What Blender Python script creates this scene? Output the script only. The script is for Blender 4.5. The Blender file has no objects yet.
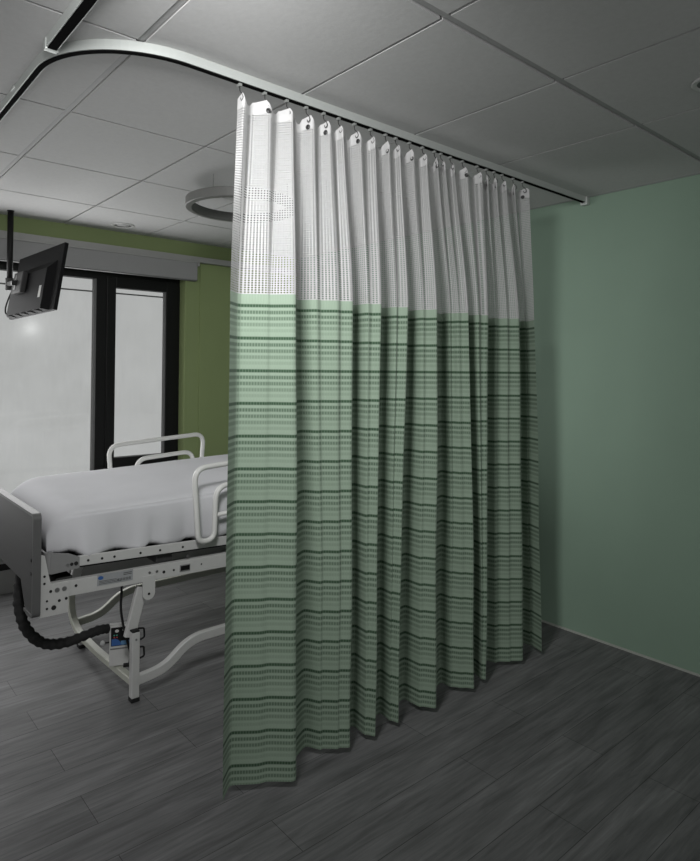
import bpy, bmesh, math, random
from mathutils import Vector, Matrix
random.seed(7)
sc = bpy.context.scene
COL = sc.collection
PI = math.pi

# ------------------------------------------------------------------ materials
def new_mat(name):
    m = bpy.data.materials.new(name); m.use_nodes = True
    nt = m.node_tree
    b = nt.nodes['Principled BSDF']
    return m, nt, b

def N(nt, t, **k):
    n = nt.nodes.new(t)
    for a, v in k.items():
        setattr(n, a, v)
    return n

def setin(n, name, v):
    n.inputs[name].default_value = v

def mix_col(nt, fac, a, b, blend='MIX'):
    n = N(nt, 'ShaderNodeMix', data_type='RGBA', blend_type=blend)
    for i, v in ((0, fac), (6, a), (7, b)):
        if hasattr(v, 'is_linked') or hasattr(v, 'links'):
            nt.links.new(v, n.inputs[i])
        else:
            n.inputs[i].default_value = v if i == 0 else (*v, 1)
    return n.outputs[2]

def math_n(nt, op, a, b=None, c=None):
    n = N(nt, 'ShaderNodeMath', operation=op)
    for i, v in enumerate((a, b, c)):
        if v is None:
            continue
        if hasattr(v, 'links'):
            nt.links.new(v, n.inputs[i])
        else:
            n.inputs[i].default_value = v
    return n.outputs[0]

def srgb(r, g, b):
    f = lambda c: (c/255/12.92) if c/255 <= .04045 else ((c/255+.055)/1.055)**2.4
    return (f(r), f(g), f(b))

def mat(name, col, rough=.5, metal=0.0, noise=12.0, amt=.08, bump=0.0, stretch=(1, 1, 1), spec=.5):
    m, nt, b = new_mat(name)
    tc = N(nt, 'ShaderNodeTexCoord'); mp = N(nt, 'ShaderNodeMapping')
    mp.inputs['Scale'].default_value = stretch
    nz = N(nt, 'ShaderNodeTexNoise'); setin(nz, 'Scale', noise); setin(nz, 'Detail', 5.0)
    nt.links.new(tc.outputs['Object'], mp.inputs[0]); nt.links.new(mp.outputs[0], nz.inputs['Vector'])
    lo = tuple(c*(1-amt) for c in col); hi = tuple(min(1, c*(1+amt)) for c in col)
    nt.links.new(mix_col(nt, nz.outputs['Fac'], lo, hi), b.inputs['Base Color'])
    setin(b, 'Roughness', rough); setin(b, 'Metallic', metal); setin(b, 'Specular IOR Level', spec)
    if bump:
        bp = N(nt, 'ShaderNodeBump'); setin(bp, 'Strength', bump); setin(bp, 'Distance', .004)
        nt.links.new(nz.outputs['Fac'], bp.inputs['Height']); nt.links.new(bp.outputs[0], b.inputs['Normal'])
    return m

M = {}
M['tile'] = mat('ceiling_tile', (.53, .53, .526), .9, noise=60, amt=.07, bump=.12, spec=.1)
M['grid'] = mat('ceiling_grid', (.33, .33, .33), .6, noise=20)
M['plenum'] = mat('plenum_dark', (.035, .035, .035), .9)
M['olive'] = mat('olive_green_paint', (.26, .32, .15), .75, noise=4, amt=.05, bump=.02, spec=.2)
M['sage'] = mat('sage_green_paint', (.235, .328, .255), .7, noise=3, amt=.05, bump=.02, spec=.25)
M['duct'] = mat('white_plastic_duct', (.36, .36, .35), .5)
M['blind'] = mat('blind_fabric', (.30, .30, .30), .8, noise=90, amt=.04)
M['black'] = mat('black_window_frame', (.006, .006, .006), .45, spec=.3)
M['grey_bead'] = mat('grey_glazing_bead', (.16, .16, .16), .5)
M['rail_w'] = mat('white_powder_coat', (.50, .50, .49), .45, noise=25, amt=.05)
M['rail_cream'] = mat('cream_powder_coat', (.45, .46, .40), .45, noise=25, amt=.05)
M['rail_tube'] = mat('white_side_rail_coat', (.62, .62, .60), .4, noise=25, amt=.04)
M['board'] = mat('grey_laminate', (.055, .055, .055), .6, noise=9, amt=.22, stretch=(1, .25, 3))
M['board_edge'] = mat('grey_edge_band', (.095, .095, .095), .5)
M['bracket'] = mat('grey_painted_steel', (.22, .22, .22), .5, noise=20, amt=.06)
M['dark'] = mat('black_plastic', (.007, .007, .007), .55, spec=.25)
M['dark_steel'] = mat('dark_steel', (.03, .03, .03), .6)
M['rubber'] = mat('black_rubber', (.008, .008, .008), .8)
M['hole'] = mat('bolt_hole_black', (.01, .01, .01), .8)
M['bolt'] = mat('zinc_bolt', (.25, .25, .25), .4, metal=.7)
M['sleeve'] = mat('braided_black_sleeve', (.012, .012, .012), .85, noise=70, amt=.7, bump=.9)
M['tvback'] = mat('tv_black_plastic', (.005, .005, .0055), .65, noise=30, amt=.15, spec=.15)
M['tvglass'] = mat('tv_screen', (.004, .004, .004), .15)
M['paper'] = mat('white_sticker', (.55, .55, .53), .7)
M['label_grey'] = mat('grey_label', (.30, .31, .32), .6)
M['label_blue'] = mat('blue_label_print', (.03, .10, .30), .6)
M['label_ink'] = mat('dark_label_ink', (.07, .07, .07), .7)
M['red'] = mat('red_button', (.35, .05, .05), .5)
M['teal'] = mat('green_button', (.06, .30, .22), .5)
M['alu'] = mat('anodised_track', (.50, .525, .505), .38, metal=.25, noise=6, amt=.05)
M['slot'] = mat('track_slot_black', (.004, .004, .004), .9, spec=.02)
M['hook'] = mat('hook_steel', (.10, .10, .10), .4, metal=.8)
M['glider'] = mat('nylon_glider', (.20, .21, .20), .5)
M['ring'] = mat('ring_lamp_shell', (.13, .132, .125), .5)
M['diff'] = mat('lamp_diffuser_off', (.42, .42, .42), .4)
M['bezel'] = mat('downlight_bezel', (.55, .55, .54), .4)
M['downcup'] = mat('downlight_cup', (.10, .10, .10), .4)
M['skirt'] = mat('grey_baseboard', (.20, .20, .195), .6)
M['caulk'] = mat('pale_floor_joint', (.40, .42, .38), .6)

# floor planks running along X
def floor_mat():
    m, nt, b = new_mat('grey_vinyl_planks')
    tc = N(nt, 'ShaderNodeTexCoord')
    br = N(nt, 'ShaderNodeTexBrick', offset=.37, offset_frequency=2)
    setin(br, 'Scale', 1.0); setin(br, 'Brick Width', 1.22); setin(br, 'Row Height', .18)
    setin(br, 'Mortar Size', .0012); setin(br, 'Mortar Smooth', .3); setin(br, 'Bias', 0.0)
    setin(br, 'Color1', (.142, .142, .144, 1)); setin(br, 'Color2', (.170, .170, .172, 1)); setin(br, 'Mortar', (.035, .035, .035, 1))
    nt.links.new(tc.outputs['Object'], br.inputs['Vector'])
    mp = N(nt, 'ShaderNodeMapping'); mp.inputs['Scale'].default_value = (2.2, 34, 1)
    nt.links.new(tc.outputs['Object'], mp.inputs[0])
    nz = N(nt, 'ShaderNodeTexNoise'); setin(nz, 'Scale', 1.6); setin(nz, 'Detail', 8.0); setin(nz, 'Roughness', .68); setin(nz, 'Distortion', .6)
    nt.links.new(mp.outputs[0], nz.inputs['Vector'])
    mp2 = N(nt, 'ShaderNodeMapping'); mp2.inputs['Scale'].default_value = (1.2, 7, 1)
    nt.links.new(tc.outputs['Object'], mp2.inputs[0])
    nz2 = N(nt, 'ShaderNodeTexNoise'); setin(nz2, 'Scale', 2.0); setin(nz2, 'Detail', 4.0)
    nt.links.new(mp2.outputs[0], nz2.inputs['Vector'])
    r = N(nt, 'ShaderNodeValToRGB')
    r.color_ramp.elements[0].position = .32; r.color_ramp.elements[0].color = (.66, .66, .66, 1)
    r.color_ramp.elements[1].position = .70; r.color_ramp.elements[1].color = (1.22, 1.22, 1.22, 1)
    nt.links.new(nz.outputs['Fac'], r.inputs[0])
    c = mix_col(nt, 1.0, br.outputs['Color'], r.outputs[0], 'MULTIPLY')
    r2 = N(nt, 'ShaderNodeValToRGB')
    r2.color_ramp.elements[0].position = .3; r2.color_ramp.elements[0].color = (.75, .75, .75, 1)
    r2.color_ramp.elements[1].position = .7; r2.color_ramp.elements[1].color = (1.2, 1.2, 1.2, 1)
    nt.links.new(nz2.outputs['Fac'], r2.inputs[0])
    c = mix_col(nt, 1.0, c, r2.outputs[0], 'MULTIPLY')
    nt.links.new(c, b.inputs['Base Color'])
    setin(b, 'Roughness', .55); setin(b, 'Specular IOR Level', .3)
    bp = N(nt, 'ShaderNodeBump'); setin(bp, 'Strength', .25); setin(bp, 'Distance', .002)
    nt.links.new(nz.outputs['Fac'], bp.inputs['Height']); nt.links.new(bp.outputs[0], b.inputs['Normal'])
    return m
M['floor'] = floor_mat()

# curtain cloth: striped sage weave (UV in metres: u along the cloth, v = height)
PERIOD, V0 = .1185, 1.757
def cloth_mat():
    m, nt, b = new_mat('striped_sage_weave')
    uv = N(nt, 'ShaderNodeUVMap'); sep = N(nt, 'ShaderNodeSeparateXYZ')
    nt.links.new(uv.outputs[0], sep.inputs[0])
    U, V = sep.outputs[0], sep.outputs[1]
    t = math_n(nt, 'FRACT', math_n(nt, 'DIVIDE', math_n(nt, 'SUBTRACT', V0 + PERIOD*20 + .011, V), PERIOD))
    def band(c, w, soft):
        d = math_n(nt, 'ABSOLUTE', math_n(nt, 'SUBTRACT', t, c))
        n = N(nt, 'ShaderNodeMapRange', interpolation_type='SMOOTHSTEP')
        nt.links.new(d, n.inputs['Value'])
        n.inputs['From Min'].default_value = w; n.inputs['From Max'].default_value = w + soft
        n.inputs['To Min'].default_value = 1; n.inputs['To Max'].default_value = 0
        return n.outputs[0]
    # dashes: rounded threads along the cloth
    ph = math_n(nt, 'FRACT', math_n(nt, 'DIVIDE', U, .0102))
    dash = N(nt, 'ShaderNodeMapRange', interpolation_type='SMOOTHSTEP')
    nt.links.new(math_n(nt, 'ABSOLUTE', math_n(nt, 'SUBTRACT', ph, .5)), dash.inputs['Value'])
    for k, v in (('From Min', .22), ('From Max', .42), ('To Min', 1.0), ('To Max', .48)):
        dash.inputs[k].default_value = v
    dd = dash.outputs[0]
    main = band(.09, .026, .045)
    s1 = math_n(nt, 'MULTIPLY', band(.29, .030, .05), .74)
    s2 = math_n(nt, 'MULTIPLY', band(.48, .030, .05), .64)
    s3 = math_n(nt, 'MULTIPLY', band(.67, .030, .05), .46)
    s4 = math_n(nt, 'MULTIPLY', band(.85, .025, .05), .2)
    light = math_n(nt, 'ADD', math_n(nt, 'ADD', s1, s2), math_n(nt, 'ADD', s3, s4))
    light = math_n(nt, 'MULTIPLY', light, dd)
    mainf = math_n(nt, 'MULTIPLY', main, math_n(nt, 'ADD', math_n(nt, 'MULTIPLY', dd, .45), .55))
    tot = math_n(nt, 'MINIMUM', math_n(nt, 'ADD', mainf, light), 1.0)
    keep = math_n(nt, 'LESS_THAN', V, V0 + .02)
    tot = math_n(nt, 'MULTIPLY', tot, keep)
    rib = math_n(nt, 'MULTIPLY', math_n(nt, 'SUBTRACT', 1.0, dd), .22)
    base = mix_col(nt, rib, (.285, .362, .283), (.207, .272, .207))
    nz = N(nt, 'ShaderNodeTexNoise'); setin(nz, 'Scale', 9.0); setin(nz, 'Detail', 6.0)
    nt.links.new(uv.outputs[0], nz.inputs['Vector'])
    base = mix_col(nt, math_n(nt, 'MULTIPLY', nz.outputs['Fac'], .22), base, (.185, .26, .19))
    c = mix_col(nt, tot, base, (.040, .078, .045))
    nt.links.new(c, b.inputs['Base Color']); setin(b, 'Roughness', .85); setin(b, 'Specular IOR Level', .15)
    setin(b, 'Sheen Weight', .1)
    tr = N(nt, 'ShaderNodeBsdfTranslucent'); nt.links.new(c, tr.inputs[0])
    mx = N(nt, 'ShaderNodeMixShader'); mx.inputs[0].default_value = .12
    nt.links.new(b.outputs[0], mx.inputs[1]); nt.links.new(tr.outputs[0], mx.inputs[2])
    bp = N(nt, 'ShaderNodeBump'); setin(bp, 'Strength', .25); setin(bp, 'Distance', .002)
    nt.links.new(dd, bp.inputs['Height']); nt.links.new(bp.outputs[0], b.inputs['Normal'])
    nt.links.new(mx.outputs[0], nt.nodes['Material Output'].inputs[0])
    return m
M['cloth'] = cloth_mat()

def net_mat():
    m, nt, b = new_mat('white_open_net')
    uv = N(nt, 'ShaderNodeUVMap'); sep = N(nt, 'ShaderNodeSeparateXYZ')
    nt.links.new(uv.outputs[0], sep.inputs[0])
    U, V = sep.outputs[0], sep.outputs[1]
    fu = math_n(nt, 'ABSOLUTE', math_n(nt, 'SUBTRACT', math_n(nt, 'FRACT', math_n(nt, 'DIVIDE', U, .0125)), .5))
    fv = math_n(nt, 'ABSOLUTE', math_n(nt, 'SUBTRACT', math_n(nt, 'FRACT', math_n(nt, 'DIVIDE', V, .0085)), .5))
    hole = math_n(nt, 'MULTIPLY', math_n(nt, 'LESS_THAN', fu, .27), math_n(nt, 'LESS_THAN', fv, .26))
    nz = N(nt, 'ShaderNodeTexNoise'); setin(nz, 'Scale', 60.0)
    nt.links.new(uv.outputs[0], nz.inputs['Vector'])
    c = mix_col(nt, nz.outputs['Fac'], (.46, .46, .457), (.55, .55, .547))
    nt.links.new(c, b.inputs['Base Color']); setin(b, 'Roughness', .9); setin(b, 'Specular IOR Level', .1)
    tr = N(nt, 'ShaderNodeBsdfTranslucent'); nt.links.new(c, tr.inputs[0])
    mx = N(nt, 'ShaderNodeMixShader'); mx.inputs[0].default_value = .2
    nt.links.new(b.outputs[0], mx.inputs[1]); nt.links.new(tr.outputs[0], mx.inputs[2])
    tp = N(nt, 'ShaderNodeBsdfTransparent')
    m2 = N(nt, 'ShaderNodeMixShader')
    nt.links.new(hole, m2.inputs[0]); nt.links.new(mx.outputs[0], m2.inputs[1]); nt.links.new(tp.outputs[0], m2.inputs[2])
    nt.links.new(m2.outputs[0], nt.nodes['Material Output'].inputs[0])
    return m
M['net'] = net_mat()
M['band'] = mat('white_header_tape', (.50, .50, .496), .85, noise=50, amt=.04, spec=.1)

def sheet_mat():
    m, nt, b = new_mat('white_cotton_sheet')
    tc = N(nt, 'ShaderNodeTexCoord')
    nz = N(nt, 'ShaderNodeTexNoise'); setin(nz, 'Scale', 5.0); setin(nz, 'Detail', 7.0)
    wv = N(nt, 'ShaderNodeTexNoise'); setin(wv, 'Scale', 140.0); setin(wv, 'Detail', 2.0)
    nt.links.new(tc.outputs['Object'], nz.inputs['Vector']); nt.links.new(tc.outputs['Object'], wv.inputs['Vector'])
    c = mix_col(nt, nz.outputs['Fac'], (.54, .54, .56), (.63, .63, .65))
    nt.links.new(c, b.inputs['Base Color']); setin(b, 'Roughness', .9); setin(b, 'Specular IOR Level', .1)
    bp = N(nt, 'ShaderNodeBump'); setin(bp, 'Strength', .25); setin(bp, 'Distance', .012)
    nt.links.new(nz.outputs['Fac'], bp.inputs['Height'])
    bp2 = N(nt, 'ShaderNodeBump'); setin(bp2, 'Strength', .12); setin(bp2, 'Distance', .002)
    nt.links.new(wv.outputs['Fac'], bp2.inputs['Height']); nt.links.new(bp.outputs[0], bp2.inputs['Normal'])
    nt.links.new(bp2.outputs[0], b.inputs['Normal'])
    return m
M['sheet'] = sheet_mat()

def screen_mat():
    # translucent roller screen outside the glass; its daylight is put in as emission
    m, nt, b = new_mat('daylit_screen_fabric')
    tc = N(nt, 'ShaderNodeTexCoord')
    nz = N(nt, 'ShaderNodeTexNoise'); setin(nz, 'Scale', 3.0); setin(nz, 'Detail', 8.0); setin(nz, 'Roughness', .65)
    nt.links.new(tc.outputs['Object'], nz.inputs['Vector'])
    mp = N(nt, 'ShaderNodeMapping'); mp.inputs['Scale'].default_value = (60, 1, 6)
    nt.links.new(tc.outputs['Object'], mp.inputs[0])
    nz2 = N(nt, 'ShaderNodeTexNoise'); setin(nz2, 'Scale', 1.0); setin(nz2, 'Detail', 3.0)
    nt.links.new(mp.outputs[0], nz2.inputs['Vector'])
    f = math_n(nt, 'ADD', math_n(nt, 'MULTIPLY', nz.outputs['Fac'], .7), math_n(nt, 'MULTIPLY', nz2.outputs['Fac'], .3))
    c = mix_col(nt, f, (.27, .27, .27), (.50, .50, .505))
    b.inputs['Base Color'].default_value = (.02, .02, .02, 1); setin(b, 'Roughness', .95); setin(b, 'Specular IOR Level', 0)
    tr = N(nt, 'ShaderNodeBsdfTranslucent'); tr.inputs[0].default_value = (.8, .8, .8, 1)
    mx = N(nt, 'ShaderNodeMixShader'); mx.inputs[0].default_value = .5
    nt.links.new(b.outputs[0], mx.inputs[1]); nt.links.new(tr.outputs[0], mx.inputs[2])
    em = N(nt, 'ShaderNodeEmission'); nt.links.new(c, em.inputs[0]); em.inputs[1].default_value = 0.74
    ad = N(nt, 'ShaderNodeAddShader')
    nt.links.new(mx.outputs[0], ad.inputs[0]); nt.links.new(em.outputs[0], ad.inputs[1])
    nt.links.new(ad.outputs[0], nt.nodes['Material Output'].inputs[0])
    return m
M['screen'] = screen_mat()

def glass_mat():
    m, nt, b = new_mat('window_glass')
    tp = N(nt, 'ShaderNodeBsdfTransparent'); gl = N(nt, 'ShaderNodeBsdfGlossy')
    gl.inputs['Roughness'].default_value = .03
    tp.inputs[0].default_value = (.96, .97, .96, 1)
    fr = N(nt, 'ShaderNodeFresnel'); fr.inputs[0].default_value = 1.35
    mx = N(nt, 'ShaderNodeMixShader')
    nt.links.new(fr.outputs[0], mx.inputs[0]); nt.links.new(tp.outputs[0], mx.inputs[1]); nt.links.new(gl.outputs[0], mx.inputs[2])
    nt.links.new(mx.outputs[0], nt.nodes['Material Output'].inputs[0])
    return m
M['glass'] = glass_mat()

# ------------------------------------------------------------------ mesh helpers
def link(name, bm, m, parent=None, smooth=False, mats=None):
    bmesh.ops.recalc_face_normals(bm, faces=bm.faces)
    me = bpy.data.meshes.new(name); bm.to_mesh(me); bm.free()
    for x in (mats or [m]):
        me.materials.append(x)
    if smooth:
        for p in me.polygons: p.use_smooth = True
    o = bpy.data.objects.new(name, me); COL.objects.link(o)
    if parent is not None:
        o.parent = parent
        o.matrix_parent_inverse = Matrix.Translation(-Vector(parent.location)) if False else Matrix.Identity(4)
    return o

def thing(name, label, cat, group=None):
    o = bpy.data.objects.new(name, None); COL.objects.link(o)
    o.empty_display_size = .1
    o['label'] = label; o['category'] = cat
    if group: o['group'] = group
    return o

def tag(o, label, cat, group=None):
    o['label'] = label; o['category'] = cat
    if group: o['group'] = group
    return o

def struct(o):
    o['kind'] = 'structure'; return o

def rebase(root, base):
    """Put the thing's Empty at its base; the parts keep their place."""
    base = Vector(base)
    root.location = base
    for c in root.children:
        c.location = Vector(c.location) - base

def BM(): return bmesh.new()

def box(bm, x0, x1, y0, y1, z0, z1, bev=0.0, seg=2, mtx=None):
    vs = [bm.verts.new((x, y, z)) for x in (x0, x1) for y in (y0, y1) for z in (z0, z1)]
    idx = [(0, 1, 3, 2), (4, 6, 7, 5), (0, 4, 5, 1), (2, 3, 7, 6), (0, 2, 6, 4), (1, 5, 7, 3)]
    fs = [bm.faces.new([vs[i] for i in f]) for f in idx]
    if mtx is not None:
        for v in vs: v.co = mtx @ v.co
    if bev:
        es = list({e for f in fs for e in f.edges})
        bmesh.ops.bevel(bm, geom=es, offset=bev, segments=seg, profile=.6, affect='EDGES')
    return bm

def prism(bm, pts, axis, a, b, bev=0.0, seg=2, mtx=None):
    """Polygon pts (2D) extruded along axis from a to b."""
    def mk(p, t):
        if axis == 'x': return Vector((t, p[0], p[1]))
        if axis == 'y': return Vector((p[0], t, p[1]))
        return Vector((p[0], p[1], t))
    A = [bm.verts.new(mk(p, a)) for p in pts]; B = [bm.verts.new(mk(p, b)) for p in pts]
    fs = [bm.faces.new(A[::-1]), bm.faces.new(B)]
    n = len(pts)
    for i in range(n):
        fs.append(bm.faces.new([A[i], A[(i+1) % n], B[(i+1) % n], B[i]]))
    if mtx is not None:
        for v in A+B: v.co = mtx @ v.co
    if bev:
        es = list({e for f in fs[:2] for e in f.edges})
        bmesh.ops.bevel(bm, geom=es, offset=bev, segments=seg, profile=.6, affect='EDGES')
    return bm

def fillet(pts, r, n=6, closed=False):
    pts = [Vector(p) for p in pts]; out = []
    L = len(pts)
    for i in range(L):
        if not closed and i in (0, L-1):
            out.append(pts[i]); continue
        p, a, b = pts[i], pts[i-1], pts[(i+1) % L]
        rr = r[i] if isinstance(r, (list, tuple)) else r
        da, db = (a-p), (b-p)
        d = min(rr, da.length*.48, db.length*.48)
        A, B = p+da.normalized()*d, p+db.normalized()*d
        for k in range(n+1):
            t = k/n
            out.append(A*(1-t)**2 + p*2*t*(1-t) + B*t*t)
    return out

def circ(r, n=10):
    return [(r*math.cos(2*PI*k/n), r*math.sin(2*PI*k/n)) for k in range(n)]

def rect(w, h, b=.004):
    w, h = w/2, h/2
    return [(-w+b, -h), (w-b, -h), (w, -h+b), (w, h-b), (w-b, h), (-w+b, h), (-w, h-b), (-w, -h+b)]

def sweep(bm, path, prof, up=None, closed=False, cap=True, radii=None):
    """Sweep a 2D profile along path; up fixes the profile's second axis (else parallel transport)."""
    path = [Vector(p) for p in path]; n = len(path); rings = []
    T = []
    for i in range(n):
        if closed: t = path[(i+1) % n]-path[i-1]
        else: t = path[min(i+1, n-1)]-path[max(i-1, 0)]
        T.append(t.normalized())
    ref = Vector(up) if up else (Vector((0, 0, 1)) if abs(T[0].z) < .9 else Vector((1, 0, 0)))
    prev = ref
    for i in range(n):
        t = T[i]
        v = Vector(up) if up else prev
        v = (v - t*v.dot(t)).normalized()
        u = t.cross(v)
        prev = v
        k = radii[i] if radii else 1
        rings.append([bm.verts.new(path[i]+u*p[0]*k+v*p[1]*k) for p in prof])
    m = len(prof)
    for i in range(n if closed else n-1):
        a, b = rings[i], rings[(i+1) % n]
        for j in range(m):
            bm.faces.new([a[j], a[(j+1) % m], b[(j+1) % m], b[j]])
    if cap and not closed:
        bm.faces.new(rings[0][::-1]); bm.faces.new(rings[-1])
    return bm

def lathe(bm, prof, c, n=48, axis='z'):
    """prof: (radius, height) pairs, turned about a vertical axis through c."""
    c = Vector(c); rings = []
    for r, h in prof:
        rings.append([bm.verts.new(c+Vector((r*math.cos(2*PI*k/n), r*math.sin(2*PI*k/n), h))) for k in range(n)])
    return rings

def lathe_faces(bm, rings, closed=False, cap0=False, cap1=False):
    n = len(rings[0]); R = len(rings)
    for i in range(R if closed else R-1):
        a, b = rings[i], rings[(i+1) % R]
        for k in range(n):
            bm.faces.new([a[k], a[(k+1) % n], b[(k+1) % n], b[k]])
    if cap0: bm.faces.new(rings[0][::-1])
    if cap1: bm.faces.new(rings[-1])
    return bm

def disc(bm, c, r, axis, t=.002, n=14):
    """Short cylinder, axis along x, y or z, facing the negative direction."""
    c = Vector(c)
    ax = {'x': Vector((1, 0, 0)), 'y': Vector((0, 1, 0)), 'z': Vector((0, 0, 1))}[axis]
    return sweep(bm, [c, c-ax*t], circ(r, n))

# ------------------------------------------------------------------ room
H = 2.543
XW, YB = 3.443, 4.744          # right wall, window wall
X0, Y0 = -1.6, -1.6

bm = BM(); box(bm, X0, XW+.12, Y0, YB+.3, -.06, 0)
struct(link('floor', bm, M['floor']))

# ceiling: tiles laid in a grid of bars
def ceiling():
    bm = BM()
    gx = [0.784+.600*i for i in range(-4, 4)]
    gy = [1.2046+.7194*j for j in range(-4, 6)]
    wide_x, wide_y = {.784}, {gy[4]}
    xs = sorted([X0]+[g for g in gx if X0 < g < XW-.01]+[XW])
    ys = sorted([Y0]+[g for g in gy if Y0 < g < YB-.01]+[YB])
    wx = lambda g: .013 if abs(g-.784) < .01 else (.006 if X0 < g < XW else 0)
    wy = lambda g: .015 if abs(g-gy[4]) < .01 else (.006 if Y0 < g < YB else 0)
    for i in range(len(xs)-1):
        for j in range(len(ys)-1):
            box(bm, xs[i]+wx(xs[i]), xs[i+1]-wx(xs[i+1]), ys[j]+wy(ys[j]), ys[j+1]-wy(ys[j+1]), H, H+.02)
    for f in bm.faces: f.material_index = 0
    n0 = len(bm.faces)
    box(bm, X0, XW, Y0, YB, H+.02, H+.05)
    # bars showing in the two wide joints
    box(bm, .784-.010, .784+.010, Y0, YB, H+.004, H+.03)
    box(bm, X0, XW, gy[4]-.010, gy[4]+.010, H+.005, H+.03)
    # wall angle along the right wall and the window wall
    box(bm, XW-.018, XW, Y0, YB, H-.002, H+.02)
    bm.faces.ensure_lookup_table()
    for k, f in enumerate(bm.faces):
        if k >= n0: f.material_index = 1 if k < n0+6 else 2
    return struct(link('ceiling', bm, None, mats=[M['tile'], M['plenum'], M['grid']]))
ceiling()

# right wall
bm = BM(); box(bm, XW, XW+.12, Y0, YB+.3, 0, H+.05)
struct(link('wall_right', bm, M['sage']))
bm = BM(); box(bm, XW-.006, XW-.0005, Y0, YB, .0005, .012)
struct(link('baseboard_right', bm, M['caulk']))

# window wall with an opening
OX0, OX1, OZ0, OZ1 = -1.0, 2.328, .40, 2.30
bm = BM()
box(bm, X0, OX0, YB, YB+.25, 0, H+.05)
box(bm, OX1, XW, YB, YB+.25, 0, H+.05)
box(bm, OX0, OX1, YB, YB+.25, 0, OZ0)
box(bm, OX0, OX1, YB, YB+.25, OZ1, H+.05)
struct(link('wall_back', bm, M['olive']))
bm = BM(); box(bm, 2.45, XW, YB-.012, YB, .157, 2.375)          # stepped wall face beside the window
struct(link('trim_2', bm, M['olive']))
bm = BM(); box(bm, X0, XW-.01, YB-.018, YB, .001, .157, .004)
struct(link('baseboard_back', bm, M['skirt']))
# cable duct under the ceiling along the window wall
bm = BM(); box(bm, X0, XW-.002, YB-.045, YB, 2.384, 2.428, .004)
struct(link('trim_1', bm, M['duct']))

# window: fixed pane at left, opening sash at right
YF = 4.85
bm = BM()
box(bm, OX0, OX1, YF, YF+.07, 2.19, OZ1)                         # head
box(bm, OX0, OX1, YF, YF+.07, OZ0, .47)                          # bottom rail
box(bm, 1.661, 1.735, YF, YF+.07, .47, 2.19)                     # mullion
box(bm, OX0, OX0+.07, YF, YF+.07, .47, 2.19)
box(bm, 2.25, OX1, YF-.004, YF+.07, .47, 2.19)
win = struct(link('window_1', bm, M['black']))
bm = BM(); box(bm, 1.645, 1.661, YF+.004, YF+.05, .47, 2.19); link('glazing_bead', bm, M['grey_bead'], win)
bm = BM()
box(bm, 1.735, 1.803, YF-.012, YF+.06, .70, 2.215, .003)
box(bm, 2.21, 2.30, YF-.012, YF+.06, .70, 2.215, .003)
box(bm, 1.803, 2.21, YF-.012, YF+.06, 2.135, 2.215, .003)
box(bm, 1.803, 2.21, YF-.012, YF+.06, .70, .835, .003)
sash = link('sash', bm, M['black'], win)
bm = BM(); box(bm, 2.196, 2.212, YF-.002, YF+.02, .835, 2.135); link('glazing_bead', bm, M['grey_bead'], sash)
bm = BM(); box(bm, 1.803, 2.21, YF+.03, YF+.036, .835, 2.135); link('pane', bm, M['glass'], sash)
bm = BM(); box(bm, OX0+.07, 1.65, YF+.03, YF+.036, .47, 2.19); link('pane', bm, M['glass'], win)

# translucent roller screen hanging outside the glass
bm = BM(); box(bm, OX0+.004, OX1-.004, 4.965, 4.968, OZ0+.004, OZ1-.004)
scr = link('roller_screen', bm, M['screen'])
tag(scr, 'pale daylit screen fabric hanging outside the black framed window', 'blind')
bm = BM(); box(bm, OX0+.004, OX1-.004, 4.94, 4.952, 2.098, 2.108); link('batten', bm, M['grey_bead'], scr)

# black sheet added to darken the wall below the window
bm = BM(); box(bm, OX0, 2.30, YB-.008, YB+.002,   .157, .40, .002); link('dark_wall_sheet', bm, M['black'], win)
# sill of the reveal
bm = BM(); box(bm, OX0, OX1, YB-.01, YF, OZ0, OZ0+.02, .003)
struct(link('trim_3', bm, M['duct']))

# roller blind box above the window
rb = thing('roller_blind', 'grey rolled up blind with flat front panel above the window', 'blind')
bm = BM(); box(bm, -1.1, 2.403, YB-.055, YB-.002, 2.236, 2.378, .004); link('fascia', bm, M['blind'], rb)
bm = BM(); box(bm, -1.1, 2.403, YB-.062, YB-.004, 2.372, 2.3835, .003); link('head_rail', bm, M['duct'], rb)
bm = BM(); box(bm, 2.403, 2.420, YB-.060, YB-.002, 2.350, 2.383, .004); link('end_bracket', bm, M['duct'], rb)
bm = BM(); box(bm, -1.1, 2.400, YB-.050, YB-.012, 2.228, 2.236, .003); link('bottom_bar', bm, M['grey_bead'], rb)

# ------------------------------------------------------------------ ceiling fittings
# ring lamp
rl = thing('ring_lamp', 'large unlit grey ring lamp hanging close under the ceiling tiles', 'ceiling light')
RC = (1.862, 3.118, 0); RO, RI = .306, .268
bm = BM()
lathe_faces(bm, lathe(bm, [(RO-.003, 2.470), (RO, 2.467), (RO, 2.423), (RO-.003, 2.420), (RI+.003, 2.420), (RI, 2.423), (RI, 2.467), (RI+.003, 2.470)], RC, 72), closed=True)
link('ring_shell', bm, M['ring'], rl)
bm = BM()
lathe_faces(bm, lathe(bm, [(RO-.007, 2.4198), (RO-.007, 2.418), (RI+.007, 2.418), (RI+.007, 2.4198)], RC, 72), closed=True)
link('diffuser', bm, M['ring'], rl)
for k in range(4):
    a = k*PI/2+.5
    bm = BM(); r = (RO+RI)/2
    sweep(bm, [(RC[0]+r*math.cos(a), RC[1]+r*math.sin(a), 2.470), (RC[0]+r*math.cos(a), RC[1]+r*math.sin(a), H)], circ(.0009))
    link('suspension_wire', bm, M['hook'], rl)

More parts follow.
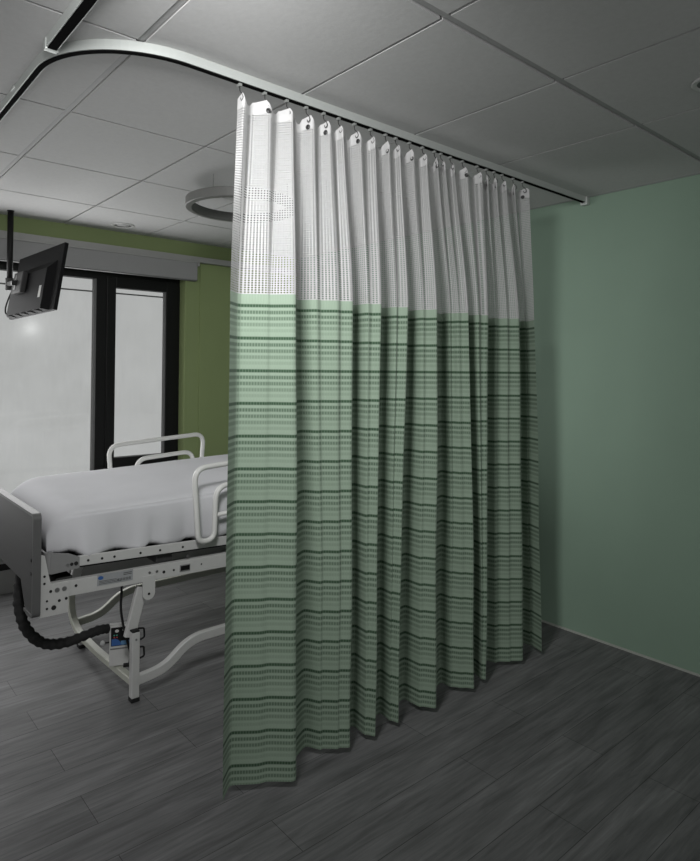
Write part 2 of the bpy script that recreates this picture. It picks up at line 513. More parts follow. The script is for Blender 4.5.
def downlight(x, y, r, label):
    t = thing('downlight', label, 'ceiling light', 'recessed downlights')
    bm = BM(); lathe_faces(bm, lathe(bm, [(r, H-.0005), (r, H-.003), (r*.94, H-.008), (r*.76, H-.006), (r*.74, H-.0005)], (x, y, 0), 40), closed=True)
    link('bezel', bm, M['bezel'], t, True)
    bm = BM(); lathe_faces(bm, lathe(bm, [(r*.75, H-.004), (r*.55, H-.0015)], (x, y, 0), 40))
    link('reflector', bm, M['downcup'], t, True)
    bm = BM(); lathe_faces(bm, lathe(bm, [(r*.56, H-.001), (r*.5, H-.005), (r*.2, H-.008)], (x, y, 0), 40), cap1=True)
    link('lens', bm, M['diff'], t, True)
    rebase(t, (x, y, H))
downlight(1.718, 4.496, .078, 'small round recessed downlight in the ceiling near the window wall')
downlight(2.387, .845, .075, 'round recessed downlight cut off by the right edge of the photo')

# ------------------------------------------------------------------ curtain tracks
TY = 1.905; TH, TW = .032, .024
def track(name, label, path, z0=H, TW=TW):
    t = thing(name, label, 'curtain track')
    bm = BM(); prof = [(-TW/2, -TH/2), (-TW/2+.006, -TH/2), (-TW/2+.006, -TH/2+.003), (TW/2-.006, -TH/2+.003), (TW/2-.006, -TH/2), (TW/2, -TH/2), (TW/2, TH/2), (-TW/2, TH/2)]
    c = [(p[0], p[1], z0-TH/2) for p in path]
    sweep(bm, c, prof, up=(0, 0, 1)); link('profile', bm, M['alu'], t)
    bm = BM(); sweep(bm, [(p[0], p[1], z0-TH-.0005) for p in path], [(-TW/2+.004, -.0035), (TW/2-.004, -.0035), (TW/2-.004, .003), (-TW/2+.004, .003)], up=(0, 0, 1))
    link('slot', bm, M['slot'], t)
    return t, c
arc = []
R0 = .36; cx, cy = .578+R0, TY+R0
for k in range(25):
    a = PI + (PI/2)*k/24
    arc.append((cx+R0*math.cos(a), cy+R0*math.sin(a)))
path = [(.570, 4.69), (.574, 3.5)] + arc + [(1.3, TY), (2.2, TY), (3.0, TY), (XW-.03, TY)]
t, c = track('curved_curtain_track', 'long pale ceiling track that bends round a corner and carries the curtain', path)
bm = BM(); box(bm, XW-.034, XW-.001, TY-.022, TY+.022, H-.048, H-.0005, .004); link('end_cap', bm, M['alu'], t)
for (x, y) in [(.577, 2.55), (.576, 2.9)]:
    bm = BM(); box(bm, x-.016, x+.016, y-.022, y+.022, H-.012, H-.0005, .002); link('ceiling_clip', bm, M['alu'], t)
t2, c2 = track('straight_curtain_track', 'short straight ceiling track ending against the outer bend of the curved track', [(.570, Y0+.02), (.570, .5), (.570, 2.095)], TW=.034)
bm = BM(); box(bm, .570-.020, .570+.020, 2.088, 2.110, H-.038, H-.0005, .004); link('end_cap', bm, M['alu'], t2)

# ------------------------------------------------------------------ privacy curtain
# fold lines of each pleat: (x,y) at hem, at the seam (z 1.80) and at the heading (z 2.49)
PANELS = [
    [(1.120, 1.952, 1.124, 1.949, 1.126, 1.93), (1.172, 2.000, 1.185, 2.004, 1.124, 1.868), (1.186, 2.004, 1.208, 2.010, 1.183, 1.93), (1.26, 1.950, 1.281, 1.950, 1.23, 1.868), (1.296, 1.94, 1.291, 1.950, 1.293, 1.93), (1.377, 1.87, 1.355, 1.873, 1.328, 1.868), (1.441, 1.985, 1.414, 1.98, 1.368, 1.93)],
    [(1.51, 2.0, 1.451, 1.993, 1.401, 1.93), (1.562, 1.97, 1.514, 1.963, 1.419, 1.868), (1.576, 1.971, 1.545, 1.971, 1.486, 1.93), (1.619, 1.929, 1.59, 1.925, 1.5, 1.868), (1.629, 1.932, 1.617, 1.935, 1.565, 1.93), (1.663, 1.902, 1.655, 1.903, 1.564, 1.868), (1.741, 2.017, 1.728, 2.012, 1.612, 1.93)],
    [(1.753, 1.98, 1.729, 1.974, 1.643, 1.93), (1.765, 1.932, 1.751, 1.928, 1.652, 1.868), (1.774, 1.928, 1.781, 1.931, 1.735, 1.93), (1.791, 1.894, 1.802, 1.895, 1.733, 1.868), (1.875, 2.009, 1.881, 2.004, 1.785, 1.93)],
    [(1.909, 1.988, 1.902, 1.982, 1.814, 1.93), (1.919, 1.942, 1.927, 1.937, 1.811, 1.868), (1.924, 1.946, 1.951, 1.948, 1.884, 1.93), (1.935, 1.905, 1.971, 1.905, 1.875, 1.868), (2.025, 2.02, 2.059, 2.015, 1.932, 1.93)],
    [(2.074, 1.999, 2.074, 1.992, 1.956, 1.93), (2.098, 1.938, 2.085, 1.933, 1.953, 1.868), (2.112, 1.93, 2.114, 1.933, 2.044, 1.93), (2.146, 1.878, 2.13, 1.881, 2.041, 1.868), (2.248, 1.993, 2.224, 1.988, 2.103, 1.93)],
    [(2.319, 2.0, 2.293, 1.993, 2.136, 1.93), (2.345, 1.965, 2.301, 1.958, 2.106, 1.868), (2.353, 1.964, 2.325, 1.964, 2.19, 1.93), (2.375, 1.929, 2.319, 1.925, 2.153, 1.868), (2.392, 1.918, 2.348, 1.922, 2.253, 1.93), (2.418, 1.882, 2.351, 1.884, 2.221, 1.868), (2.533, 1.997, 2.455, 1.992, 2.288, 1.93)],
    [(2.519, 1.943, 2.436, 1.94, 2.31, 1.93), (2.517, 1.916, 2.46, 1.913, 2.314, 1.868), (2.521, 1.921, 2.496, 1.925, 2.421, 1.93), (2.531, 1.901, 2.526, 1.902, 2.425, 1.868), (2.65, 2.016, 2.638, 2.011, 2.498, 1.93)],
    [(2.678, 2.0, 2.66, 1.993, 2.514, 1.93), (2.716, 1.986, 2.682, 1.978, 2.463, 1.868), (2.739, 1.984, 2.721, 1.983, 2.57, 1.93), (2.78, 1.946, 2.729, 1.941, 2.534, 1.868), (2.793, 1.946, 2.761, 1.948, 2.635, 1.93), (2.846, 1.902, 2.786, 1.903, 2.615, 1.868), (2.98, 2.017, 2.909, 2.012, 2.694, 1.93)],
    [(3.011, 2.0, 2.937, 1.993, 2.728, 1.93), (3.033, 1.986, 2.942, 1.978, 2.682, 1.868), (3.047, 1.996, 2.977, 1.994, 2.789, 1.93), (3.013, 1.905, 2.917, 1.905, 2.813, 1.868)],
]
ZH, ZS, ZT = .03, 1.80, 2.472
TOPY0, TOPY1 = 1.918, 1.872
ctrl, FLAP, ISFLAP = [], [], []       # FLAP: control index where each heading flap starts
for pan in PANELS:
    for k, p in enumerate(pan):
        if k % 2 == 0 and k+1 < len(pan): FLAP.append(len(ctrl)); ISFLAP.append(True)
        else: ISFLAP.append(False)
        if k == 0 and ctrl:                # each pleat starts tucked in behind the one before it
            p = (p[0]+.022, p[1]+.032, p[2]+.022, p[3]+.032, p[4], p[5])
        ctrl.append(p)
NSUB = 5
def row_poly(sel):
    pts = [sel(p) for p in ctrl]
    out = []
    for i in range(len(pts)-1):
        for k in range(NSUB):
            t = k/NSUB
            out.append((pts[i][0]*(1-t)+pts[i+1][0]*t, pts[i][1]*(1-t)+pts[i+1][1]*t))
    out.append(pts[-1])
    for it in range(1):
        o2 = out[:]
        for i in range(1, len(out)-1):
            o2[i] = tuple(.25*out[i-1][k]+.5*out[i][k]+.25*out[i+1][k] for k in (0, 1))
        out = o2
    return out
rb_ = row_poly(lambda p: (p[0], p[1])); rm_ = row_poly(lambda p: (p[2], p[3]))
rt_ = row_poly(lambda p: (p[4], TOPY0 if p[5] > 1.9 else TOPY1))
NU = len(rb_)
# arc length along the cloth from the hem
US = [0.0]
for i in range(1, NU):
    US.append(US[-1]+math.hypot(rb_[i][0]-rb_[i-1][0], rb_[i][1]-rb_[i-1][1]))
def sst(t):
    t = max(0, min(1, t)); return t*t*(3-2*t)
def cpos(i, z):
    if z >= ZS:
        w = ((z-ZS)/(ZT-ZS)); w = .55*w+.45*sst(w)
        x = rm_[i][0]*(1-w)+rt_[i][0]*w; y = rm_[i][1]*(1-w)+rt_[i][1]*w
    else:
        w = (ZS-z)/(ZS-ZH); w = 1.35*w-.35*w*w
        x = rm_[i][0]*(1-w)+rb_[i][0]*w; y = rm_[i][1]*(1-w)+rb_[i][1]*w
        y += .004*math.sin(z*3.1+US[i]*4.0)*math.sin(PI*(ZS-z)/(ZS-ZH)) + .0025*math.sin(z*7+US[i]*9)*w
    return x, y
# the heading sags a little away from the hooks, and each flap's top is crooked
def ztop(i):
    seg = (i//NSUB); frac = (i % NSUB)/NSUB
    if ISFLAP[seg]:
        return ZT-.012+.014*frac
    return ZT-.012-.022*math.sin(PI*frac)
def sheet_mesh(z_list, name, m, parent, topfun=None):
    bm = BM(); uvl = bm.loops.layers.uv.new('UVMap')
    grid = []
    for z in z_list:
        row = []
        for i in range(NU):
            x, y = cpos(i, z)
            zz = z
            if topfun:
                a = (z-(ZT-.10))/.10
                zz = z + (ztop(i)-ZT)*max(0, min(1, a))
            row.append((bm.verts.new((x, y, zz)), US[i], zz))
        grid.append(row)
    for j in range(len(grid)-1):
        for i in range(NU-1):
            q = [grid[j][i], grid[j][i+1], grid[j+1][i+1], grid[j+1][i]]
            f = bm.faces.new([v[0] for v in q])
            for lp, v in zip(f.loops, q): lp[uvl].uv = (v[1], v[2])
    me = bpy.data.meshes.new(name); bm.to_mesh(me); bm.free(); me.materials.append(m)
    for p in me.polygons: p.use_smooth = True
    o = bpy.data.objects.new(name, me); COL.objects.link(o); o.parent = parent
    return o
cur = thing('privacy_curtain', 'tall pleated hospital curtain, sage green stripes below white net, hanging to the floor', 'curtain')
lin = lambda a, b, n: [a+(b-a)*k/(n-1) for k in range(n)]
sheet_mesh(lin(ZH, ZS, 44), 'striped_cloth', M['cloth'], cur)
sheet_mesh(lin(ZS, ZT-.045, 22), 'net_panel', M['net'], cur, True)
sheet_mesh(lin(ZT-.045, ZT, 4), 'header_tape', M['band'], cur, True)
rebase(cur, (2.1, TY, ZH))

# eyelets in the flaps that face the camera side
GROM = [(1, 5), (3, .5), (4, .5), (6, .7), (8, .7), (10, .7), (12, .8), (15, .8), (17, .5), (18, .6), (20, .5), (21, .3)]
GROM = [(1, .93), (3, .55), (4, .55), (6, .75), (8, .7), (10, .75), (12, .8), (15, .85), (17, .5), (18, .6), (20, .5), (21, .35)]
grom_pts = {}
for f, fr in GROM:
    i = FLAP[f]*NSUB + fr*NSUB
    i0 = int(i); tt = i-i0
    z = ZT-.036
    a, b = cpos(i0, z), cpos(min(i0+1, NU-1), z)
    p = Vector((a[0]*(1-tt)+b[0]*tt, a[1]*(1-tt)+b[1]*tt, z+ztop(i0)-ZT))
    d = Vector((b[0]-a[0], b[1]-a[1], 0)).normalized()
    nrm = Vector((d.y, -d.x, 0))
    if nrm.y > 0: nrm = -nrm
    grom_pts[f] = (p, nrm)
    bm = BM(); up = Vector((0, 0, 1))
    ringp = [p+nrm*.0015+(d*math.cos(2*PI*k/16)+up*math.sin(2*PI*k/16))*.0072 for k in range(16)]
    sweep(bm, ringp, circ(.0024, 6), closed=True)
    sweep(bm, [p+nrm*.0005, p+nrm*.001], circ(.006, 14))
    o = link('eyelet', bm, M['hook'], cur, True)
    o.location = o.location - Vector((2.1, TY, ZH))

# hooks: one over every flap
ORD = ['first', 'second', 'third', 'fourth', 'fifth', 'sixth', 'seventh', 'eighth', 'ninth', 'tenth', 'eleventh', 'twelfth', 'thirteenth', 'fourteenth', 'fifteenth', 'sixteenth', 'seventeenth', 'eighteenth', 'nineteenth', 'twentieth', 'twenty-first', 'twenty-second']
TZ = H-TH
proto = None
hook_spots = []
for f in range(22):
    if f in grom_pts: p = grom_pts[f][0] + grom_pts[f][1]*.004
    else:
        i = int(FLAP[f]*NSUB + .85*NSUB); q = cpos(i, ZT-.03); p = Vector((q[0], q[1]-.004, ZT-.034))
    hook_spots.append((p.x, p.y, p.z))
px, py, pz = 0, -.012, TZ-.052
proto = thing('curtain_hook', 'x', 'curtain hook', 'curtain hooks along the ceiling track')
bm = BM(); box(bm, -.006, .006, -.008, .008, -.013, .000, .002)
link('glider', bm, M['glider'], proto)
bm = BM()
sweep(bm, fillet([(0, 0, -.012), (0, -.002, -.030), (0, -.020, -.044), (0, -.026, -.060), (0, -.012, -.066), (0, -.008, -.054)], .008), circ(.0017, 6))
link('wire', bm, M['hook'], proto, True)
for k, (x, y, z) in enumerate(hook_spots):
    r = proto
    if k:
        r = proto.copy(); COL.objects.link(r)
        for ch in list(proto.children):
            c_ = ch.copy(); COL.objects.link(c_); c_.parent = r
    r.location = (x, TY, TZ-.0005)
    if k in (0,): s = 'first from the left end'
    elif k == 21: s = 'at the far right end'
    else: s = ORD[k]+' from the left'
    r['label'] = 'small curtain hook with pale glider on the curved track, '+s

# ------------------------------------------------------------------ hospital bed
bed = thing('hospital_bed', 'white steel hospital bed with grey footboard standing half behind the curtain', 'bed')
YN, YFAR = 2.85, 3.75

# footboard
fb = BM()
y0, y1 = 2.832, 3.80
prism(fb, [(y0+.02, .912), (y0, .894), (y0, .505), (y0+.012, .493), (y0+.125, .493), (y0+.20, .605), (y1-.20, .605), (y1-.125, .493), (y1-.012, .493), (y1, .505), (y1, .894), (y1-.02, .912)], 'x', .730, .752, .003)
fbo = link('footboard', fb, M['board'], bed)
bm = BM()
edge = fillet([(.741, y0+.13, .493), (.741, y0, .493), (.741, y0, .912), (.741, y1, .912), (.741, y1, .493), (.741, y1-.13, .493)], .02)
sweep(bm, edge, rect(.030, .012, .004), up=(1, 0, 0)) if False else None
sweep(bm, edge, [(-.006, -.016), (.006, -.016), (.006, .016), (-.006, .016)], up=(1, 0, 0))
link('edge_band', bm, M['board_edge'], fbo)
for z in (.72, .665):
    bm = BM(); disc(bm, (.7305, 2.868, z), .007, 'x', .003); link('bolt', bm, M['hole'], fbo)
# headboard (behind the curtain)
bm = BM()
prism(bm, [(y0+.02, 1.05), (y0, 1.03), (y0, .485), (y0+.012, .473), (y0+.135, .473), (y0+.20, .605), (y1-.20, .605), (y1-.135, .473), (y1-.012, .473), (y1, .485), (y1, 1.03), (y1-.02, 1.05)], 'x', 2.905, 2.935, .004)
link('headboard', bm, M['board'], bed)

# lower frame rails (slope very slightly down to the head)
def zl(x): return -.021*(x-.87)/.75
def rail_box(bm, xa, xb, ya, yb, za, zb, fz, bev=.003):
    pts = [(xa, za+fz(xa)), (xb, za+fz(xb)), (xb, zb+fz(xb)), (xa, zb+fz(xa))]
    prism(bm, pts, 'y', ya, yb, bev)
for (ya, yb) in ((YN, YN+.03), (YFAR-.03, YFAR)):
    bm = BM(); rail_box(bm, .80, 2.90, ya, yb, .543, .611, zl)
    lr = link('frame_rail', bm, M['rail_w'], bed)
    if ya == YN:
        for x, z, r in ((.905, .583, .006), (1.305, .562, .007), (1.355, .561, .005), (1.50, .562, .004)):
            bm = BM(); disc(bm, (x, YN+.0005, z), r, 'y', .002); link('bolt_hole', bm, M['hole'], lr)
        for x, z in ((1.235, .573), (1.27, .572)):
            bm = BM(); disc(bm, (x, YN+.0005, z), .006, 'y', .003); link('rivet', bm, M['bolt'], lr)
        bm = BM(); disc(bm, (1.43, YN-.0005+.012, .612), .007, 'y', .01); link('stud', bm, M['bolt'], lr)
        # rating plate on the rail
        sl = -math.atan(.021/.75)
        mt = Matrix.Translation((1.075, YN-.001, .583)) @ Matrix.Rotation(-sl, 4, 'Y')
        bm = BM(); box(bm, -.080, .080, -.001, .001, -.024, .024, mtx=mt); lp = link('rating_plate', bm, M['label_grey'], bed)
        bm = BM(); prism(bm, [(-.066+.012*math.cos(a), .010+.008*math.sin(a)) for a in [2*PI*k/16 for k in range(16)]], 'y', -.0022, -.001, mtx=mt); link('blue_emblem', bm, M['label_blue'], lp)
        bm = BM()
        for k in range(3): box(bm, -.072, .005+.01*k, -.0018, -.001, -.006-.006*k, -.004-.006*k, mtx=mt)
        for k in range(14):
            xx = .010+.0045*k
            box(bm, xx, xx+(.0015 if k % 3 else .003), -.0018, -.001, -.018, -.006, mtx=mt)
        for k in range(2): box(bm, .036, .074, -.0018, -.001, .006+.007*k, .009+.007*k, mtx=mt)
        link('fine_print', bm, M['label_ink'], lp)
        mt = Matrix.Translation((1.412, YN-.001, .562)) @ Matrix.Rotation(-sl, 4, 'Y')
        bm = BM(); box(bm, -.027, .027, -.003, .001, -.016, .016, .002, mtx=mt); dp = link('counter_window', bm, M['bracket'], bed)
        bm = BM(); box(bm, -.023, .023, -.0042, -.003, -.011, .011, mtx=mt); link('dark_pane', bm, M['dark'], dp)

# white corner plate at the foot end, with spike carrying the footboard
for ya, yb in ((YN-.008, YN), (YFAR, YFAR+.008)):
    bm = BM()
    prism(bm, [(.757, .480), (.873, .478), (.873, .605), (.800, .611), (.790, .66), (.776, .735), (.757, .745)], 'y', ya, yb, .001)
    cp = link('corner_plate', bm, M['rail_w'], bed)
    if ya < 3:
        for x, z, r in ((.800, .583, .006), (.826, .583, .010), (.855, .583, .010), (.786, .545, .0045), (.835, .537, .006), (.863, .540, .006), (.786, .513, .005), (.813, .512, .010), (.775, .650, .005), (.775, .620, .005)):
            bm = BM(); disc(bm, (x, ya+.0005, z), r, 'y', .002); link('bolt_hole', bm, M['bolt'] if r == .010 and z > .55 else M['hole'], cp)

# mattress deck rails, falling slightly to the head
def zd(x): return -.030*(x-.92)/.7
for (ya, yb) in ((YN, YN+.012), (YFAR-.012, YFAR)):
    bm = BM(); rail_box(bm, .90, 2.86, ya, yb, .664, .708, zd)
    dr = link('deck_rail', bm, M['rail_w'], bed)
    if ya == YN:
        for x in (.955, 1.015, 1.07, 1.19, 1.285, 1.40):
            bm = BM(); disc(bm, (x, YN+.0005, .684+zd(x)), .0055, 'y', .002); link('bolt_hole', bm, M['hole'], dr)
# grey corner brackets round the foot end of the deck
for s in (0, 1):
    f = (lambda y: y) if s == 0 else (lambda y: YN+YFAR-y)
    bm = BM()
    A = [(.800, .742), (.800, .652), (.917, .658), (.917, .706), (.872, .728)]
    prism(bm, A, 'y', f(YN-.006), f(YN+.004), .001)
    pts = fillet([(.81, f(YN-.001), .70), (.782, f(YN+.005), .70), (.782, f(YN+.10), .70)], .03)
    sweep(bm, pts, [(-.005, -.046), (.005, -.046), (.005, .044), (-.005, .044)], up=(0, 0, 1))
    cb = link('corner_bracket', bm, M['bracket'], bed)
    if s == 0:
        for x, r, m_ in ((.868, .006, 'bolt'), (.884, .007, 'hole'), (.902, .0085, 'hole')):
            bm = BM(); disc(bm, (x, YN-.0055, .681), r, 'y', .003); link('bolt', bm, M[m_], cb)
# dark deck under the mattress and cross members
bm = BM(); rail_box(bm, .80, 2.86, YN+.03, YFAR-.03, .650, .684, zd); link('deck_panel', bm, M['dark'], bed)
for xa, xb, za, zb in ((.83, .90, .55, .62), (1.28, 1.36, .60, .66), (2.1, 2.18, .56, .62), (2.72, 2.8, .53, .60)):
    bm = BM(); box(bm, xa, xb, YN+.03, YFAR-.03, za, zb, .004); link('cross_member', bm, M['dark_steel'], bed)
for ya in (3.05, 3.5):
    bm = BM(); rail_box(bm, .90, 2.75, ya, ya+.06, .60, .655, zd); link('lift_beam', bm, M['dark_steel'], bed)

# base: two end frames, long bars that dip and rise
BX0, BX1, BY0, BY1 = 1.150, 2.62, 2.832, 3.735
def base_end(x, sgn):
    xa, xb = (x, x+.036) if sgn > 0 else (x-.036, x)
    xm = (xa+xb)/2
    for s in (0, 1):
        if s == 0:
            bm = BM(); box(bm, xa, xb, BY0, BY0+.036, .018, .318, .004); p = link('post', bm, M['rail_w'], bed)
            bm = BM(); box(bm, xa-.002, xb+.002, BY0-.002, BY0+.038, 0.0, .02, .004); link('rubber_foot', bm, M['rubber'], p)
            bm = BM(); box(bm, xa+.001, xb-.001, BY0+.001, BY0+.035, .317, .324, .002); link('cap', bm, M['dark'], p)
            bm = BM(); disc(bm, (xm, BY0+.0005, .285), .005, 'y', .002); link('screw', bm, M['bolt'], p)
        else:
            bm = BM(); box(bm, xa+.002, xb-.002, 3.56, 3.60, .018, .052, .003); p = link('post', bm, M['rail_w'], bed)
            bm = BM(); box(bm, xa, xb, 3.558, 3.602, 0.0, .02, .004); link('rubber_foot', bm, M['rubber'], p)
    bm = BM()
    pth = fillet([(xm, BY0+.034, .085), (xm, 3.30, .062), (xm, 3.62, .062), (xm, BY1+.02, .13), (xm, BY1+.025, .30)], .09)
    sweep(bm, pth, rect(.034, .034), up=(1, 0, 0)); link('end_bar', bm, M['rail_cream'], bed)
    bm = BM(); box(bm, xa+.001, xb-.001, BY1+.008, BY1+.044, .28, .55, .003); link('upright', bm, M['bracket'], bed)
base_end(BX0, 1); base_end(BX1, -1)
def long_bar(y, xa, xb, m, h=.05):
    bm = BM()
    pth = fillet([(xa, y, .092), (xa+.13, y, .105), (xa+.26, y, .208), (xb-.26, y, .214), (xb-.13, y, .105), (xb, y, .092)], .075, 8)
    sweep(bm, pth, rect(.030, h), up=(0, 1, 0)) if False else sweep(bm, pth, rect(h, .030), up=(0, 1, 0))
    link('long_bar', bm, m, bed)
long_bar(BY0+.02, BX0+.034, BX1-.034, M['rail_w'], .045)
long_bar(BY1-.03, BX0+.034, BX1-.034, M['rail_cream'], .040)

# lift links and their hangers under the frame rails
def lift(yc, yo, xh, dx):
    bm = BM()
    n = 12
    pts = [(xh-.030, .56), (xh-.030, .478)] + [(xh+.030*math.cos(a), .478+.030*math.sin(a)) for a in [PI+PI*k/n for k in range(1, n)]] + [(xh+.030, .478), (xh+.030, .56)]
    prism(bm, pts, 'y', yo-.006, yo, .001); hg = link('hanger', bm, M['rail_w'], bed)
    bm = BM(); disc(bm, (xh, yo-.0055, .476), .006, 'y', .002); link('pivot', bm, M['hole'], hg)
    bm = BM()
    a, b = Vector((xh-.018*dx, yc, .505)), Vector((xh-.075*dx, yc, .285))
    sweep(bm, fillet([a, b], .01), rect(.052, .026), up=(0, 1, 0)); link('lift_link', bm, M['rail_w'], bed)
lift(YN+.035, YN+.003, 1.232, 1)
lift(YFAR-.04, YFAR+.003+.004, 1.232, 1)
lift(YN+.035, YN+.003, 2.54, -1)
lift(YFAR-.04, YFAR+.007, 2.54, -1)

# side rails
def side_rail(y, x0, z0, rise, post_dir, i0=.118, i1=.118):
    def P(dx, z): return (x0+dx, y, z0+z+rise*dx)
    L = .62
    bm = BM()
    loop = [P(.0, .36), P(.026, .0), P(i0-.006, .0), P(i0, .255), P(L-i1, .255), P(L-i1+.006, .0), P(L-.026, .0), P(L, .36)]
    sweep(bm, fillet(loop, [.07, .05, .05, .07, .07, .05, .05, .07], 8, closed=True), circ(.0135, 12), closed=True)
    sr = link('side_rail', bm, M['rail_tube'], bed, True)
    bm = BM(); sweep(bm, [P(i0, .115), P(L-i1, .115)], circ(.0105, 10)); link('cross_bar', bm, M['rail_tube'], sr, True)
    for dx in (.09, L-.09):
        bm = BM()
        q = P(dx, -.008)
        sweep(bm, [(q[0], q[1]+.010*post_dir, q[2]+.004), (q[0], q[1]+.06*post_dir, q[2]-.012)], circ(.010, 10)); link('mounting_pin', bm, M['bolt'], sr, True)
side_rail(2.80, 1.430, .683, .06, 1)
side_rail(3.79, 1.380, .700, .062, -1, .17, .075)
rebase(bed, (1.8, 3.3, 0))

# ------------------------------------------------------------------ mattress
def mattress():
    bm = BM()
    xs = []
    X0m, X1m = .800, 2.86
    cap = .16
    ts = [X0m + cap*(1-math.cos(PI/2*k/10)) for k in range(11)] + [X0m+cap+(X1m-X0m-cap)*k/60 for k in range(1, 61)]
    n = 56
    ya, yb = 2.866, 3.73
    rings = []
    rnd = random.Random(3)
    phs = [rnd.random()*6 for _ in range(8)]
    for x in ts:
        zb = .688 + zd(x) + (.030*max(0, 1-(x-X0m)/.16))
        zt = .936 + .020*(x-.96)/.64 + (.05*sst((x-2.1)/.7) if x > 2.1 else 0)
        d = max(0, 1-(x-X0m)/cap)
        zt = zb + (zt-zb)*(.34+.66*math.sqrt(max(0, 1-d*d*.98)))
        inset = .05*d*d
        ring = []
        h = (zt-zb)/2; w = (yb-ya)/2-inset; cyy = (ya+yb)/2; czz = (zt+zb)/2
        for k in range(n):
            a = 2*PI*k/n
            c, s = math.cos(a), math.sin(a)
            e = .34 if s > 0 else .2
            yy = cyy + w*math.copysign(abs(c)**e, c); zz = czz + h*math.copysign(abs(s)**e, s)
            if s > .3 and abs(c) < .97:       # slight hollow in the middle of the top, far side raised
                zz += .016*((yy-cyy)/w)*(1-d) - .016*(1-((yy-cyy)/w)**2)*(1-d)
            # gathered folds of the sheet along the bottom edge
            low = max(0, min(1, (czz+.03-zz)/.1))
            side = min(1, abs(c)**.5)
            wr = (math.sin(x*38+phs[0]+1.5*math.sin(x*9))+.6*math.sin(x*71+phs[1])+.5*math.sin(x*19+phs[2]))
            yy += math.copysign(1, c)*(.0095*wr*low*side + .004*math.sin(x*8+zz*22+phs[3]) + .002*math.sin(x*23-zz*40))
            if s < 0: zz += .010*(math.sin(x*33+phs[4])+.5*math.sin(x*57))*low
            ring.append(bm.verts.new((x, yy, zz)))
        rings.append(ring)
    for i in range(len(rings)-1):
        for k in range(n):
            bm.faces.new([rings[i][k], rings[i][(k+1) % n], rings[i+1][(k+1) % n], rings[i+1][k]])
    bm.faces.new(rings[0][::-1]); bm.faces.new(rings[-1])
    o = link('mattress', bm, M['sheet'], None, True)
    return tag(o, 'thick mattress under a white fitted sheet lying on the hospital bed', 'mattress')
mattress()

# ------------------------------------------------------------------ motor control box on the bed base
cbx = thing('control_box', 'pale grey control box with dark display hanging behind the bed post', 'control box')
mt = Matrix.Translation((1.180, 3.045, .172)) @ Matrix.Rotation(math.radians(-22), 4, 'Z')
bm = BM()
prism(bm, [(-.052, -.074), (.052, -.074), (.052, .118), (-.052, .118)], 'y', -.022, .022, .004, mtx=mt); link('housing', bm, M['rail_w'], cbx)
bm = BM(); box(bm, -.045, .042, -.0245, -.021, .022, .110, .001, mtx=mt); dsp = link('display_panel', bm, M['dark'], cbx)
bm = BM(); prism(bm, [(-.042, .025), (.004, .025), (-.002, .040), (-.012, .052), (-.026, .058), (-.042, .056)], 'y', -.0255, -.024, mtx=mt); link('blue_print', bm, M['label_blue'], dsp)
bm = BM(); box(bm, .000, .040, -.0255, -.024, .025, .045, mtx=mt); link('light_blue_print', bm, mat('pale_blue_print', (.10, .22, .38), .5), dsp)
for x, z, m_ in ((-.018, .094, 'paper'), (.016, .097, 'paper'), (-.030, .074, 'teal'), (-.018, .074, 'teal'), (-.030, .064, 'red'), (-.018, .064, 'red')):
    bm = BM(); r = .009 if z > .09 else .004
    prism(bm, [(x+r*math.cos(a), z+r*.8*math.sin(a)) for a in [2*PI*k/12 for k in range(12)]], 'y', -.0265, -.024, mtx=mt); link('button', bm, M[m_], dsp)
bm = BM(); box(bm, -.048, .048, -.024, -.0215, .006, .012, mtx=mt); link('seam', bm, M['grey_bead'], cbx)
for z in (.085, -.005):
    bm = BM()
    pth = [mt @ Vector(p) for p in ((.045, 0, z), (.105, 0, z), (.108, 0, z-.045), (.088, 0, z-.055))]
    sweep(bm, fillet(pth, .008), circ(.0045, 8)); link('hanger_hook', bm, M['dark'], cbx, True)
bm = BM(); pth = [mt @ Vector(p) for p in ((-.050, .01, .03), (-.075, .01, .03))]
sweep(bm, pth, circ(.004, 8)); link('knob_stem', bm, M['dark'], cbx)
bm = BM(); bmesh.ops.create_uvsphere(bm, u_segments=14, v_segments=10, radius=.012, matrix=Matrix.Translation(mt @ Vector((-.083, .01, .03)))); link('knob', bm, M['diff'], cbx, True)
bm = BM(); box(bm, .012, .052, -.050, -.023, -.074, -.064, .003, mtx=mt); link('foot_clip', bm, M['dark'], cbx)
rebase(cbx, (1.17, 3.045, .085))

# braided hose from the footboard to the box
bm = BM()
raw = [(.800, 3.22, .645), (.765, 3.17, .575), (.746, 3.13, .500), (.746, 3.10, .430), (.766, 3.08, .362), (.808, 3.06, .305), (.860, 3.05, .276), (.935, 3.05, .266), (1.01, 3.05, .275), (1.075, 3.05, .284), (1.122, 3.06, .276)]
def catmull(P, n=8):
    P = [Vector(p) for p in P]; out = []
    for i in range(len(P)-1):
        a, b, c, d = P[max(i-1, 0)], P[i], P[i+1], P[min(i+2, len(P)-1)]
        for k in range(n):
            t = k/n
            out.append(.5*((2*b)+(c-a)*t+(2*a-5*b+4*c-d)*t*t+(-a+3*b-3*c+d)*t**3))
    out.append(P[-1]); return out
pp = catmull(raw)
rnd = random.Random(5)
sweep(bm, pp, circ(.0235, 14), radii=[(.92+.10*math.sin(i*1.7)+.10*rnd.random())*(1 if i < 50 else 1.0-.1*(i-50)/30) for i in range(len(pp))])
tag(link('braided_hose', bm, M['sleeve'], None, True), 'thick black braided hose looping from under the footboard to the control box', 'hose')

